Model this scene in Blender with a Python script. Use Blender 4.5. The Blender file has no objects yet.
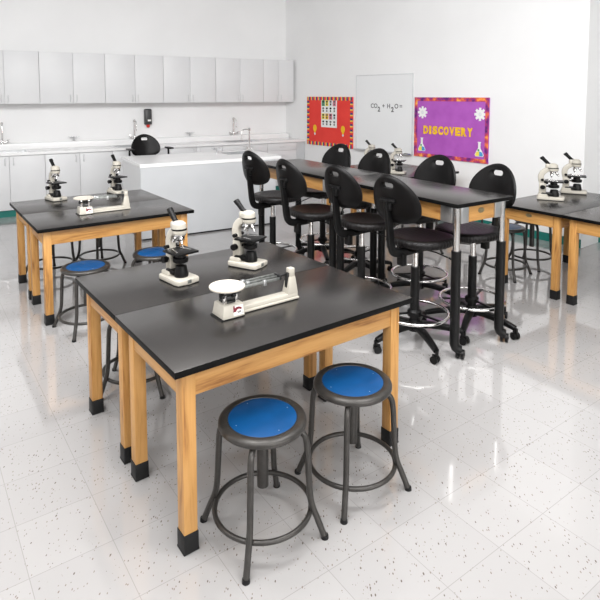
import bpy, bmesh, math, random
from mathutils import Vector, Matrix
random.seed(7)
PI = math.pi
sc = bpy.context.scene
COL = sc.collection

# ------------------------------------------------------------------ materials
def mat(name, color=(.8, .8, .8), rough=.5, metal=0., spec=.5, coat=0.):
    m = bpy.data.materials.new(name); m.use_nodes = True
    b = m.node_tree.nodes['Principled BSDF']
    b.inputs['Base Color'].default_value = (*color, 1)
    b.inputs['Roughness'].default_value = rough
    b.inputs['Metallic'].default_value = metal
    b.inputs['Specular IOR Level'].default_value = spec
    b.inputs['Coat Weight'].default_value = coat
    return m

def nodes(m):
    nt = m.node_tree
    return nt, nt.nodes['Principled BSDF']

def mottled(name, c1, c2, scale=6., rough=.5, metal=0., bump=0., bscale=200., coat=0., detail=4., spec=.5):
    m = mat(name, c1, rough, metal, spec, coat)
    nt, b = nodes(m)
    tc = nt.nodes.new('ShaderNodeTexCoord')
    n = nt.nodes.new('ShaderNodeTexNoise'); n.inputs['Scale'].default_value = scale; n.inputs['Detail'].default_value = detail
    r = nt.nodes.new('ShaderNodeValToRGB')
    r.color_ramp.elements[0].position = .35; r.color_ramp.elements[1].position = .65
    r.color_ramp.elements[0].color = (*c1, 1); r.color_ramp.elements[1].color = (*c2, 1)
    nt.links.new(tc.outputs['Object'], n.inputs['Vector'])
    nt.links.new(n.outputs['Fac'], r.inputs['Fac']); nt.links.new(r.outputs['Color'], b.inputs['Base Color'])
    if bump:
        n2 = nt.nodes.new('ShaderNodeTexNoise'); n2.inputs['Scale'].default_value = bscale
        bp = nt.nodes.new('ShaderNodeBump'); bp.inputs['Strength'].default_value = bump; bp.inputs['Distance'].default_value = .002
        nt.links.new(tc.outputs['Object'], n2.inputs['Vector']); nt.links.new(n2.outputs['Fac'], bp.inputs['Height'])
        nt.links.new(bp.outputs['Normal'], b.inputs['Normal'])
    return m

def oak(name, axis):
    m = mat(name, (.62, .36, .15), .42)
    nt, b = nodes(m)
    tc = nt.nodes.new('ShaderNodeTexCoord'); mp = nt.nodes.new('ShaderNodeMapping')
    s = [14., 14., 14.]; s['xyz'.index(axis)] = 1.1
    mp.inputs['Scale'].default_value = s
    inf = nt.nodes.new('ShaderNodeObjectInfo')
    add = nt.nodes.new('ShaderNodeVectorMath'); add.operation = 'ADD'
    mul = nt.nodes.new('ShaderNodeVectorMath'); mul.operation = 'SCALE'; mul.inputs['Scale'].default_value = 1.
    cmb = nt.nodes.new('ShaderNodeCombineXYZ')
    k = nt.nodes.new('ShaderNodeMath'); k.operation = 'MULTIPLY'; k.inputs[1].default_value = 9.
    nt.links.new(inf.outputs['Random'], k.inputs[0])
    for i in range(3): nt.links.new(k.outputs[0], cmb.inputs[i])
    nt.links.new(tc.outputs['Object'], mul.inputs[0])
    nt.links.new(mul.outputs['Vector'], add.inputs[0]); nt.links.new(cmb.outputs['Vector'], add.inputs[1])
    nt.links.new(add.outputs['Vector'], mp.inputs['Vector'])
    n1 = nt.nodes.new('ShaderNodeTexNoise'); n1.inputs['Scale'].default_value = 1.5; n1.inputs['Detail'].default_value = 5; n1.inputs['Distortion'].default_value = 1.1
    n2 = nt.nodes.new('ShaderNodeTexNoise'); n2.inputs['Scale'].default_value = 9.; n2.inputs['Detail'].default_value = 3
    mx = nt.nodes.new('ShaderNodeMath'); mx.operation = 'MULTIPLY_ADD'; mx.inputs[1].default_value = .35
    nt.links.new(mp.outputs['Vector'], n1.inputs['Vector']); nt.links.new(mp.outputs['Vector'], n2.inputs['Vector'])
    nt.links.new(n2.outputs['Fac'], mx.inputs[0]); nt.links.new(n1.outputs['Fac'], mx.inputs[2])
    r = nt.nodes.new('ShaderNodeValToRGB'); e = r.color_ramp.elements
    e[0].position = .45; e[0].color = (.27, .112, .028, 1); e[1].position = .9; e[1].color = (.62, .33, .108, 1)
    e2 = e.new(.6); e2.color = (.49, .238, .067, 1); e3 = e.new(.72); e3.color = (.57, .297, .09, 1)
    nt.links.new(mx.outputs[0], r.inputs['Fac']); nt.links.new(r.outputs['Color'], b.inputs['Base Color'])
    return m

M = {}
M['wall'] = mottled('painted_wall', (.86, .86, .86), (.89, .89, .89), 1.2, .7, bump=.05, bscale=90)
M['ceil'] = mottled('ceiling_tile', (.76, .76, .76), (.8, .8, .8), 20, .9)
M['laminate'] = mottled('white_laminate', (.74, .745, .755), (.77, .775, .78), 2., .45)
M['counter_white'] = mottled('white_worktop', (.9, .9, .9), (.93, .93, .93), 5., .25)
M['greypanel'] = mottled('grey_laminate', (.55, .565, .58), (.58, .595, .61), 2.2, .45)
M['teal'] = mottled('teal_vinyl', (.006, .15, .125), (.008, .18, .15), 4., .4)
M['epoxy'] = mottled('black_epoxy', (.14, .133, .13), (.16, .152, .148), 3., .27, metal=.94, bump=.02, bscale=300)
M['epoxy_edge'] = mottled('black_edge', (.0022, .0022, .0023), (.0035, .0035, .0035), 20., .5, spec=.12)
M['oak_x'] = oak('oak_along_x', 'x'); M['oak_y'] = oak('oak_along_y', 'y'); M['oak_z'] = oak('oak_upright', 'z')
M['boot'] = mottled('black_rubber', (.006, .006, .0065), (.01, .01, .0105), 30., .5, spec=.3)
M['stool_metal'] = mottled('gunmetal_paint', (.05, .047, .044), (.062, .058, .054), 40., .34, metal=.5)
M['blue'] = mottled('blue_hardboard', (.002, .055, .175), (.003, .068, .215), 9., .4, spec=.3)
M['chrome'] = mottled('polished_chrome', (.72, .71, .7), (.78, .77, .76), 20., .14, metal=1.)
M['brushed'] = mottled('brushed_steel', (.6, .61, .62), (.68, .69, .7), 12., .34, metal=1.)
M['plastic'] = mottled('black_plastic', (.003, .0029, .003), (.0045, .0043, .0045), 18., .34, spec=.24)
M['sleeve'] = mottled('black_powder_coat', (.0035, .0035, .0038), (.005, .005, .005), 30., .34, spec=.26)
M['cream'] = mottled('cream_enamel', (.46, .43, .37), (.50, .47, .41), 12., .3)
M['pan'] = mottled('ivory_pan', (.60, .55, .475), (.64, .59, .515), 12., .32)
M['dark_metal'] = mottled('dark_metal', (.03, .03, .032), (.06, .06, .06), 25., .3, metal=.8)
M['grey_beam'] = mottled('grey_beam', (.2, .21, .2), (.34, .35, .34), 60., .35, metal=.7)
M['maroon'] = mottled('maroon_ink', (.16, .008, .02), (.19, .012, .03), 20., .5)
M['white_ink'] = mottled('white_label', (.85, .84, .82), (.9, .89, .87), 20., .5)
M['black_ink'] = mottled('black_ink', (.015, .015, .015), (.025, .025, .025), 20., .6)
M['grey_ink'] = mottled('faded_marker_ink', (.10, .10, .105), (.16, .16, .165), 60., .6)
M['red_paper'] = mottled('red_paper', (.80, .042, .032), (.86, .055, .04), 3., .75, bump=.1, bscale=30)
M['yellow'] = mottled('yellow_paper', (.88, .50, .012), (.93, .56, .02), 8., .7)
M['lemon'] = mottled('lemon_paper', (.88, .72, .08), (.93, .78, .12), 8., .7)
M['navy'] = mottled('navy_paper', (.035, .03, .16), (.055, .04, .22), 8., .7)
M['orange_paper'] = mottled('orange_paper', (.85, .25, .02), (.9, .32, .04), 8., .7)
M['purple_paper'] = mottled('purple_paper', (.41, .085, .47), (.47, .11, .53), 5., .6, bump=.25, bscale=18)
M['paper'] = mottled('white_paper', (.86, .86, .85), (.9, .9, .89), 8., .7)
M['silver_paper'] = mottled('silver_paper', (.68, .7, .72), (.78, .8, .82), 30., .4)
M['green_paper'] = mottled('green_paper', (.06, .3, .12), (.09, .36, .16), 9., .7)
M['cyan_paper'] = mottled('blue_paper', (.05, .3, .6), (.08, .36, .66), 9., .7)
M['pink_paper'] = mottled('pink_paper', (.7, .2, .28), (.76, .26, .34), 9., .7)
M['whiteboard'] = mottled('whiteboard_enamel', (.83, .84, .845), (.85, .86, .865), 1.5, .28)
M['dispenser_red'] = mottled('red_plastic', (.6, .02, .015), (.66, .03, .02), 9., .4)
M['disp'] = mottled('charcoal_plastic', (.035, .035, .037), (.05, .05, .052), 9., .35)
M['clear'] = mottled('frosted_pull', (.66, .67, .68), (.72, .73, .74), 9., .3)
M['brass'] = mottled('bronze_badge', (.25, .2, .11), (.34, .28, .16), 50., .4, metal=.6)

def galaxy():
    m = mat('galaxy_trim', (.4, .1, .2), .6); nt, b = nodes(m)
    tc = nt.nodes.new('ShaderNodeTexCoord'); n = nt.nodes.new('ShaderNodeTexNoise'); n.inputs['Scale'].default_value = 11.; n.inputs['Detail'].default_value = 3
    r = nt.nodes.new('ShaderNodeValToRGB'); e = r.color_ramp.elements
    e[0].position = .3; e[0].color = (.07, .012, .13, 1); e[1].position = .75; e[1].color = (.95, .6, .1, 1)
    for p, c in ((.42, (.25, .02, .22, 1)), (.52, (.55, .05, .12, 1)), (.62, (.9, .22, .06, 1))):
        q = e.new(p); q.color = c
    nt.links.new(tc.outputs['Object'], n.inputs['Vector']); nt.links.new(n.outputs['Fac'], r.inputs['Fac']); nt.links.new(r.outputs['Color'], b.inputs['Base Color'])
    return m
M['galaxy'] = galaxy()

def foam(name, scale, axes):
    m = mat(name, (.005, .004, .0042), .40, spec=.3); nt, b = nodes(m)
    tc = nt.nodes.new('ShaderNodeTexCoord'); mp = nt.nodes.new('ShaderNodeMapping')
    mp.inputs['Scale'].default_value = axes
    v = nt.nodes.new('ShaderNodeTexVoronoi'); v.feature = 'DISTANCE_TO_EDGE'; v.inputs['Scale'].default_value = scale; v.inputs['Randomness'].default_value = 0.
    r = nt.nodes.new('ShaderNodeValToRGB'); r.color_ramp.elements[0].position = .02; r.color_ramp.elements[1].position = .25
    bp = nt.nodes.new('ShaderNodeBump'); bp.inputs['Strength'].default_value = .55; bp.inputs['Distance'].default_value = .004
    nt.links.new(tc.outputs['Object'], mp.inputs['Vector']); nt.links.new(mp.outputs['Vector'], v.inputs['Vector'])
    nt.links.new(v.outputs['Distance'], r.inputs['Fac']); nt.links.new(r.outputs['Color'], bp.inputs['Height'])
    nt.links.new(bp.outputs['Normal'], b.inputs['Normal'])
    return m
M['seatfoam'] = foam('quilted_seat_foam', 34., (1, 1, .05))
M['backfoam'] = mottled('black_foam', (.003, .0027, .0028), (.0045, .0041, .0042), 12., .38, bump=.1, bscale=400, spec=.2)

def floor_mat():
    m = mat('vinyl_tile', (.6, .6, .6), .16, spec=.6, coat=.7); m.node_tree.nodes['Principled BSDF'].inputs['Coat Roughness'].default_value = .045; nt, b = nodes(m)
    tc = nt.nodes.new('ShaderNodeTexCoord'); mp = nt.nodes.new('ShaderNodeMapping')
    mp.inputs['Rotation'].default_value = (0, 0, -.62)
    nt.links.new(tc.outputs['Object'], mp.inputs['Vector'])
    br = nt.nodes.new('ShaderNodeTexBrick'); br.offset = 0.; br.squash = 1.
    br.inputs['Scale'].default_value = 1.; br.inputs['Brick Width'].default_value = .305; br.inputs['Row Height'].default_value = .305
    br.inputs['Mortar Size'].default_value = .0016; br.inputs['Mortar Smooth'].default_value = .3; br.inputs['Bias'].default_value = 0.
    br.inputs['Color1'].default_value = (.40, .389, .385, 1); br.inputs['Color2'].default_value = (.425, .413, .408, 1); br.inputs['Mortar'].default_value = (.32, .308, .30, 1)
    nt.links.new(mp.outputs['Vector'], br.inputs['Vector'])
    # chips: two sizes of speckle scattered in each tile
    prev = br.outputs['Color']
    for sc_, th, colr, seed in ((78., .24, (.15, .12, .108, 1), 0.), (125., .32, (.24, .195, .17, 1), 5.)):
        mp2 = nt.nodes.new('ShaderNodeMapping'); mp2.inputs['Location'].default_value = (seed, seed, 0); mp2.inputs['Scale'].default_value = (1, .45, 1)
        mp2.inputs['Rotation'].default_value = (0, 0, seed)
        nt.links.new(tc.outputs['Object'], mp2.inputs['Vector'])
        v = nt.nodes.new('ShaderNodeTexVoronoi'); v.inputs['Scale'].default_value = sc_
        nt.links.new(mp2.outputs['Vector'], v.inputs['Vector'])
        sep = nt.nodes.new('ShaderNodeSeparateColor'); nt.links.new(v.outputs['Color'], sep.inputs['Color'])
        rs = nt.nodes.new('ShaderNodeMath'); rs.operation = 'MULTIPLY'; rs.inputs[1].default_value = th; nt.links.new(sep.outputs['Green'], rs.inputs[0])
        lt = nt.nodes.new('ShaderNodeMath'); lt.operation = 'LESS_THAN'
        nt.links.new(v.outputs['Distance'], lt.inputs[0]); nt.links.new(rs.outputs[0], lt.inputs[1])
        gt = nt.nodes.new('ShaderNodeMath'); gt.operation = 'GREATER_THAN'; gt.inputs[1].default_value = .68
        nt.links.new(sep.outputs['Red'], gt.inputs[0])
        mu = nt.nodes.new('ShaderNodeMath'); mu.operation = 'MULTIPLY'
        nt.links.new(lt.outputs[0], mu.inputs[0]); nt.links.new(gt.outputs[0], mu.inputs[1])
        mx = nt.nodes.new('ShaderNodeMixRGB'); mx.inputs['Color2'].default_value = colr
        nt.links.new(mu.outputs[0], mx.inputs['Fac']); nt.links.new(prev, mx.inputs['Color1'])
        prev = mx.outputs['Color']
    nz = nt.nodes.new('ShaderNodeTexNoise'); nz.inputs['Scale'].default_value = 2.2; nz.inputs['Detail'].default_value = 5
    nt.links.new(tc.outputs['Object'], nz.inputs['Vector'])
    mr = nt.nodes.new('ShaderNodeMapRange'); mr.inputs['From Min'].default_value = .3; mr.inputs['From Max'].default_value = .7; mr.inputs['To Min'].default_value = .06; mr.inputs['To Max'].default_value = .13
    nt.links.new(nz.outputs['Fac'], mr.inputs['Value']); nt.links.new(mr.outputs['Result'], b.inputs['Roughness'])
    nt.links.new(prev, b.inputs['Base Color'])
    return m
M['floor'] = floor_mat()

def emit(name, color, strength):
    m = bpy.data.materials.new(name); m.use_nodes = True; nt = m.node_tree
    b = nt.nodes['Principled BSDF']; b.inputs['Base Color'].default_value = (.9, .9, .9, 1)
    b.inputs['Emission Color'].default_value = (*color, 1); b.inputs['Emission Strength'].default_value = strength
    return m

# ------------------------------------------------------------------ mesh helpers
def setmi(faces, mi):
    for f in faces: f.material_index = mi

def box(bm, c, s, bevel=0., mi=0, rot=None, seg=2):
    t = bmesh.new()
    bmesh.ops.create_cube(t, size=1.)
    for v in t.verts: v.co = Vector((v.co.x * s[0], v.co.y * s[1], v.co.z * s[2]))
    if bevel > 0:
        bmesh.ops.bevel(t, geom=list(t.edges), offset=min(bevel, .49 * min(s)), segments=seg, profile=.5, affect='EDGES')
    mx = Matrix.Translation(c)
    if rot is not None: mx = mx @ rot
    return merge(bm, t, mx, mi)

def merge(bm, t, mx, mi=0):
    mp = {}
    for v in t.verts: mp[v] = bm.verts.new(mx @ v.co)
    fs = []
    for f in t.faces:
        try: g = bm.faces.new([mp[v] for v in f.verts])
        except ValueError: continue
        g.material_index = mi; fs.append(g)
    t.free()
    return fs

def b2(bm, lo, hi, bevel=0., mi=0):
    return box(bm, [(a + b) / 2 for a, b in zip(lo, hi)], [b - a for a, b in zip(lo, hi)], bevel, mi)

def frame(d, up=Vector((0, 0, 1))):
    d = d.normalized()
    if abs(d.dot(up)) > .98: up = Vector((1, 0, 0))
    x = up.cross(d).normalized(); y = d.cross(x).normalized()
    return x, y

def cyl(bm, p0, p1, r0, r1=None, n=20, mi=0, cap=True):
    r1 = r0 if r1 is None else r1
    p0, p1 = Vector(p0), Vector(p1)
    x, y = frame(p1 - p0)
    A = [bm.verts.new(p0 + (x * math.cos(2 * PI * i / n) + y * math.sin(2 * PI * i / n)) * r0) for i in range(n)]
    B = [bm.verts.new(p1 + (x * math.cos(2 * PI * i / n) + y * math.sin(2 * PI * i / n)) * r1) for i in range(n)]
    fs = [bm.faces.new((A[i], A[(i + 1) % n], B[(i + 1) % n], B[i])) for i in range(n)]
    if cap:
        fs.append(bm.faces.new(A[::-1])); fs.append(bm.faces.new(B))
    setmi(fs, mi)
    return fs

def smoothpath(pts, k=4, closed=False):
    P = [Vector(p) for p in pts]; out = []; n = len(P)
    for i in range(n if closed else n - 1):
        if closed: a, b, c, d = P[i - 1], P[i], P[(i + 1) % n], P[(i + 2) % n]
        else: a, b, c, d = P[max(i - 1, 0)], P[i], P[i + 1], P[min(i + 2, n - 1)]
        for j in range(k):
            t = j / k
            out.append(.5 * ((2 * b) + (c - a) * t + (2 * a - 5 * b + 4 * c - d) * t * t + (3 * b - a - 3 * c + d) * t ** 3))
    if not closed: out.append(P[-1])
    return out

def sweep(bm, pts, section, closed=False, mi=0, up=(0, 0, 1)):
    """sweep a closed 2-D section (list of (a,b)) along pts"""
    P = [Vector(p) for p in pts]; n = len(P); rings = []
    x = None
    for i in range(n):
        if closed: d = P[(i + 1) % n] - P[i - 1]
        else: d = P[min(i + 1, n - 1)] - P[max(i - 1, 0)]
        d.normalize()
        if x is None: x, y = frame(d, Vector(up))
        else:
            x = (x - d * x.dot(d)).normalized(); y = d.cross(x).normalized()
        s = section(i / (n - 1)) if callable(section) else section
        rings.append([bm.verts.new(P[i] + x * a + y * b) for a, b in s])
    m = len(rings[0]); fs = []
    for i in range(n if closed else n - 1):
        A, B = rings[i], rings[(i + 1) % n]
        for j in range(m): fs.append(bm.faces.new((A[j], A[(j + 1) % m], B[(j + 1) % m], B[j])))
    if not closed:
        fs.append(bm.faces.new(rings[0][::-1])); fs.append(bm.faces.new(rings[-1]))
    setmi(fs, mi)
    return fs

def circ(r, n=12): return [(r * math.cos(2 * PI * i / n), r * math.sin(2 * PI * i / n)) for i in range(n)]
def rect(a, b): return [(-a / 2, -b / 2), (a / 2, -b / 2), (a / 2, b / 2), (-a / 2, b / 2)]
def tube(bm, pts, r, n=12, closed=False, mi=0): return sweep(bm, pts, circ(r, n), closed, mi)
def ring(bm, c, R, r, n=48, m=10, mi=0):
    return tube(bm, [(c[0] + R * math.cos(2 * PI * i / n), c[1] + R * math.sin(2 * PI * i / n), c[2]) for i in range(n)], r, m, True, mi)

def lathe(bm, prof, n=40, c=(0, 0, 0), mi=0, rot=None):
    t = bmesh.new(); rings = []
    for r, z in prof:
        if r < 1e-6: rings.append([t.verts.new((0, 0, z))])
        else: rings.append([t.verts.new((r * math.cos(2 * PI * i / n), r * math.sin(2 * PI * i / n), z)) for i in range(n)])
    for A, B in zip(rings, rings[1:]):
        for i in range(n):
            j = (i + 1) % n
            q = [A[i % len(A)], A[j % len(A)], B[j % len(B)], B[i % len(B)]]
            u = []
            for v in q:
                if v not in u: u.append(v)
            if len(u) > 2: t.faces.new(u)
    mx = Matrix.Translation(c)
    if rot is not None: mx = mx @ rot
    return merge(bm, t, mx, mi)

def prism(bm, out, h0, h1, mx=None, mi=0):
    """extrude a 2-D outline (x,y) from z=h0 to z=h1, then transform"""
    mx = mx or Matrix.Identity(4)
    A = [bm.verts.new(mx @ Vector((a, b, h0))) for a, b in out]
    B = [bm.verts.new(mx @ Vector((a, b, h1))) for a, b in out]
    n = len(out)
    fs = [bm.faces.new((A[i], A[(i + 1) % n], B[(i + 1) % n], B[i])) for i in range(n)]
    fs.append(bm.faces.new(A[::-1])); fs.append(bm.faces.new(B))
    setmi(fs, mi)
    return fs

def roundrect(w, h, r, k=5):
    o = []
    for cx, cy, a0 in ((w / 2 - r, h / 2 - r, 0), (-w / 2 + r, h / 2 - r, 90), (-w / 2 + r, -h / 2 + r, 180), (w / 2 - r, -h / 2 + r, 270)):
        for i in range(k + 1):
            a = math.radians(a0 + 90 * i / k); o.append((cx + r * math.cos(a), cy + r * math.sin(a)))
    return o

def link(name, bm, mats, parent=None, label=None, angle=35):
    me = bpy.data.meshes.new(name)
    bmesh.ops.recalc_face_normals(bm, faces=list(bm.faces))
    bm.to_mesh(me); bm.free()
    for m in (mats if isinstance(mats, (list, tuple)) else [mats]): me.materials.append(m)
    me.shade_smooth(); me.set_sharp_from_angle(angle=math.radians(angle))
    o = bpy.data.objects.new(name, me); COL.objects.link(o)
    if parent is not None: o.parent = parent
    if label: o['label'] = label
    return o

def tag(o, label, cat, group=None):
    o['label'] = label; o['category'] = cat
    if group: o['group'] = group
    return o

def root(name, loc, rz=0.):
    o = bpy.data.objects.new(name, None); COL.objects.link(o)
    o.empty_display_size = .1; o.location = loc; o.rotation_euler = (0, 0, rz)
    return o

def struct(name, bm, m):
    o = link(name, bm, m); o['kind'] = 'structure'; return o

def copy_tree(o, parent=None):
    c = o.copy(); COL.objects.link(c)
    if parent is not None: c.parent = parent
    for ch in list(o.children): copy_tree(ch, c)
    return c

class Frame:
    """a horizontal frame: origin, x direction angle"""
    def __init__(s, x, y, yaw): s.o = Vector((x, y, 0)); s.yaw = yaw; s.u = Vector((math.cos(yaw), math.sin(yaw), 0)); s.n = Vector((-math.sin(yaw), math.cos(yaw), 0))
    def p(s, a, b, z=0.): return s.o + s.u * a + s.n * b + Vector((0, 0, z))

# ------------------------------------------------------------------ camera
cam_d = bpy.data.cameras.new('camera'); cam = bpy.data.objects.new('camera', cam_d); COL.objects.link(cam)
cam_d.sensor_width = 36.; cam_d.lens = 557.16 / 600 * 36.; cam_d.shift_y = (137.02 - 300) / 600
cam_d.clip_start = .05; cam_d.clip_end = 60
cam.location = (0, 0, 1.7698); cam.rotation_euler = (PI / 2 - .0757, 0, 0)
sc.camera = cam

# ------------------------------------------------------------------ room shell
RY = .5232
BK = Frame(-4.3046, 7.8653, RY)          # back counter: x along its front edge, y into the wall
RW = Frame(.1034, 10.4079, math.radians(-52.385))   # poster wall: x along it towards the viewer, y into the wall
DEP = .62
RUN0, RUN1 = -2.6, 5.089
corner = BK.p(RUN1, DEP)
WH = 3.62

def wall(name, p, q, z0=0., z1=WH, t=.12, side=1, m=None):
    """a wall slab whose inner face runs from p to q; it thickens away to the side"""
    p, q = Vector(p), Vector(q); d = (q - p).normalized(); n = Vector((-d.y, d.x, 0)) * side * t
    bm = bmesh.new()
    out = [p, q, q + n, p + n]
    prism(bm, [(v.x, v.y) for v in out], z0, z1)
    return struct(name, bm, m or M['wall'])

lw0 = BK.p(RUN0, DEP); lw1 = lw0 - BK.n * 13.2
s_in = -(Vector((corner.x, corner.y, 0)) - RW.o).dot(RW.n)
w0 = RW.p((corner - RW.o).dot(RW.u), 0); w1 = RW.p(5.15, 0)
r0 = RW.p(5.15, .44); r1 = RW.p(12.5, .44)
wall('wall_back', lw0 - BK.u * .3, corner + BK.u * .6)
wall('wall_right', w0 - RW.u * .75, w1, t=.44)
M['alcove'] = mottled('grey_alcove_wall', (.42, .425, .43), (.45, .455, .46), 1.2, .6)  # even grey, darker than the other walls
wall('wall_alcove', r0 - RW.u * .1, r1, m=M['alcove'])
wall('wall_left', lw1, lw0)
wall('wall_front', lw1 - BK.u * .2, r1 + RW.u * .2, side=-1)
bm = bmesh.new()
pts = [lw0 - BK.u * .2 + BK.n * .2, corner + BK.u * 1.2 + BK.n * .2, r0 + RW.n * .3, r1 + RW.n * .3 + RW.u * .3, lw1 - BK.u * .3 - BK.n * .4]
prism(bm, [(v.x, v.y) for v in pts], -.05, 0.)
struct('floor', bm, M['floor'])
bm = bmesh.new(); prism(bm, [(v.x, v.y) for v in pts], WH, WH + .06)
struct('ceiling', bm, M['ceil'])
def base(name, p, q, side, h=.1, t=.008):
    p, q = Vector(p), Vector(q); d = (q - p).normalized(); n = Vector((-d.y, d.x, 0)) * side * t
    bm = bmesh.new(); out = [p, q, q + n, p + n]; prism(bm, [(v.x, v.y) for v in out], 0., h); struct(name, bm, M['teal'])
base('baseboard_right', RW.p(.02, 0), RW.p(5.15, 0), -1)
base('baseboard_alcove', r0, r1, -1)
# door casing in the alcove
bm = bmesh.new()
for a, b in ((5.53, 5.60), (6.58, 6.65)):
    out = [RW.p(a, .44), RW.p(b, .44), RW.p(b, .415), RW.p(a, .415)]; prism(bm, [(v.x, v.y) for v in out], 0, 2.2)
out = [RW.p(5.53, .44), RW.p(6.65, .44), RW.p(6.65, .415), RW.p(5.53, .415)]; prism(bm, [(v.x, v.y) for v in out], 2.13, 2.2)
struct('trim_1', bm, M['laminate'])

# ------------------------------------------------------------------ back counter run
def inframe(fr, bm):
    """move local mesh into a frame"""
    bmesh.ops.transform(bm, matrix=Matrix.Translation(fr.o) @ Matrix.Rotation(fr.yaw, 4, 'Z'), verts=list(bm.verts))
    return bm
CT = .936
def base_cabinet(s0, s1, kind, label):
    t = root('base_cabinet', BK.p((s0 + s1) / 2, .3), RY); w = s1 - s0
    tag(t, label, 'cabinet', 'white cabinets under the back worktop')
    bm = bmesh.new(); b2(bm, (-w / 2 + .001, -.265, .1), (w / 2 - .001, .315, CT - .04)); link('body', bm, M['laminate'], t)
    bm = bmesh.new(); b2(bm, (-w / 2 + .001, -.245, 0), (w / 2 - .001, -.2, .099)); link('toe_kick', bm, M['teal'], t, 'teal vinyl toe kick')
    z0, z1 = .105, CT - .046
    if kind == 'door':
        for sx in (-1, 1):
            bm = bmesh.new(); x0, x1 = (-w / 2 + .003, -.003) if sx < 0 else (.003, w / 2 - .003)
            b2(bm, (x0, -.285, z0), (x1, -.266, z1), .002); d = link('door', bm, M['laminate'], t)
            bm = bmesh.new(); hx = sx * .055
            tube(bm, smoothpath([(hx, -.285, z1 - .03), (hx, -.305, z1 - .035), (hx, -.31, z1 - .08), (hx, -.305, z1 - .125), (hx, -.285, z1 - .13)], 3), .006, 8)
            link('handle', bm, M['clear'], d)
    else:
        zs = [z0, .36, .56, .75, z1]
        for a, b in zip(zs, zs[1:]):
            bm = bmesh.new(); b2(bm, (-w / 2 + .003, -.285, a + .002), (w / 2 - .003, -.266, b - .002), .002); d = link('drawer', bm, M['laminate'], t)
            bm = bmesh.new(); hz = (a + b) / 2
            tube(bm, smoothpath([(-.05, -.285, hz), (-.045, -.305, hz), (0, -.31, hz), (.045, -.305, hz), (.05, -.285, hz)], 3), .005, 8)
            link('handle', bm, M['clear'], d)
units = [(-1.755, -.795, 'door', 'white base cabinet past the left picture edge'), (-.795, .1561 - .4715, 'door', 'white base cabinet left of the first sink'),
         (-.3154, .6275, 'door', 'white two-door cabinet under the leftmost sink with faucet'),
         (.6275, 1.591, 'door', 'white two-door cabinet right behind the two microscopes on the left tables'),
         (1.591, 2.506, 'door', 'white cabinet behind the chair at the island, below the middle sink'),
         (2.506, 3.43, 'door', 'white two-door cabinet seen over the island worktop, right of the armchair'),
         (3.43, 4.301, 'drawer', 'white drawer cabinet below the rightmost sink of the back worktop'),
         (4.301, 4.905, 'drawer', 'narrow white drawer cabinet nearest the red bulletin board')]
for u in units[2:]: base_cabinet(*u)
bm = bmesh.new(); b2(bm, (4.906, .02, .0), (RUN1 - .012, .05, CT - .04)); inframe(BK, bm)
tag(link('filler_panel', bm, M['greypanel']), 'plain grey filler panel closing the cabinets against the poster wall', 'panel')

sinks = [(.1, .6), (1.9, .5), (3.87, .6)]
def slab_with_holes(bm, x0, x1, y0, y1, z0, z1, holes, hy0, hy1, skew=0.):
    xs = x0
    for c, w in holes:
        b2(bm, (xs, y0, z0), (c - w / 2, y1, z1)); b2(bm, (c - w / 2, y0, z0), (c + w / 2, hy0, z1)); b2(bm, (c - w / 2, hy1, z0), (c + w / 2, y1, z1)); xs = c + w / 2
    prism(bm, [(xs, y0), (x1, y0), (x1 - skew * (y1 - y0), y1), (xs, y1)], z0, z1)
bm = bmesh.new()
slab_with_holes(bm, RUN0 + .05, RUN1 - .004, -.02, DEP - .001, CT - .038, CT, sinks, .08, .40, .14)
inframe(BK, bm)
tag(link('countertop', bm, M['counter_white']), 'long white worktop along the back wall with three sinks', 'countertop')
bm = bmesh.new(); b2(bm, (RUN0 + .05, .47, CT + .0005), (RUN1 - .1, DEP - .001, CT + .092), .004); inframe(BK, bm)
tag(link('service_ledge', bm, M['counter_white']), 'low white ledge at the back of the worktop carrying taps', 'ledge')

def sink(name, fr, c, w, y0, y1, label, group=None):
    bm = bmesh.new(); d = .17; z = CT
    X0, X1 = c - w / 2 + .002, c + w / 2 - .002
    Y0, Y1 = y0 + .002, y1 - .002
    for lo, hi in (((X0, Y0, z - d), (X0 + .006, Y1, z)), ((X1 - .006, Y0, z - d), (X1, Y1, z)), ((X0, Y0, z - d), (X1, Y0 + .006, z)), ((X0, Y1 - .006, z - d), (X1, Y1, z)), ((X0, Y0, z - d), (X1, Y1, z - d + .006))):
        b2(bm, lo, hi)
    for lo, hi in (((X0 - .012, Y0 - .012, z + .0005), (X1 + .012, Y0 + .004, z + .004)), ((X0 - .012, Y1 - .004, z + .0005), (X1 + .012, Y1 + .012, z + .004)), ((X0 - .012, Y0, z + .0005), (X0 + .004, Y1, z + .004)), ((X1 - .004, Y0, z + .0005), (X1 + .012, Y1, z + .004))):
        b2(bm, lo, hi)
    inframe(fr, bm); o = tag(link(name, bm, M['brushed']), label, 'sink', group)
    bm = bmesh.new(); cyl(bm, (c, (y0 + y1) / 2, z - d + .006), (c, (y0 + y1) / 2, z - d + .012), .03); inframe(fr, bm)
    link('drain', bm, M['dark_metal'], o)
for (c, w), l in zip(sinks, ('steel sink set in the back worktop at the left picture edge', 'steel sink in the back worktop behind the armchair', 'steel sink in the back worktop nearest the red board')):
    sink('sink', BK, c, w, .08, .40, l, 'sinks in the back worktop')

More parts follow.
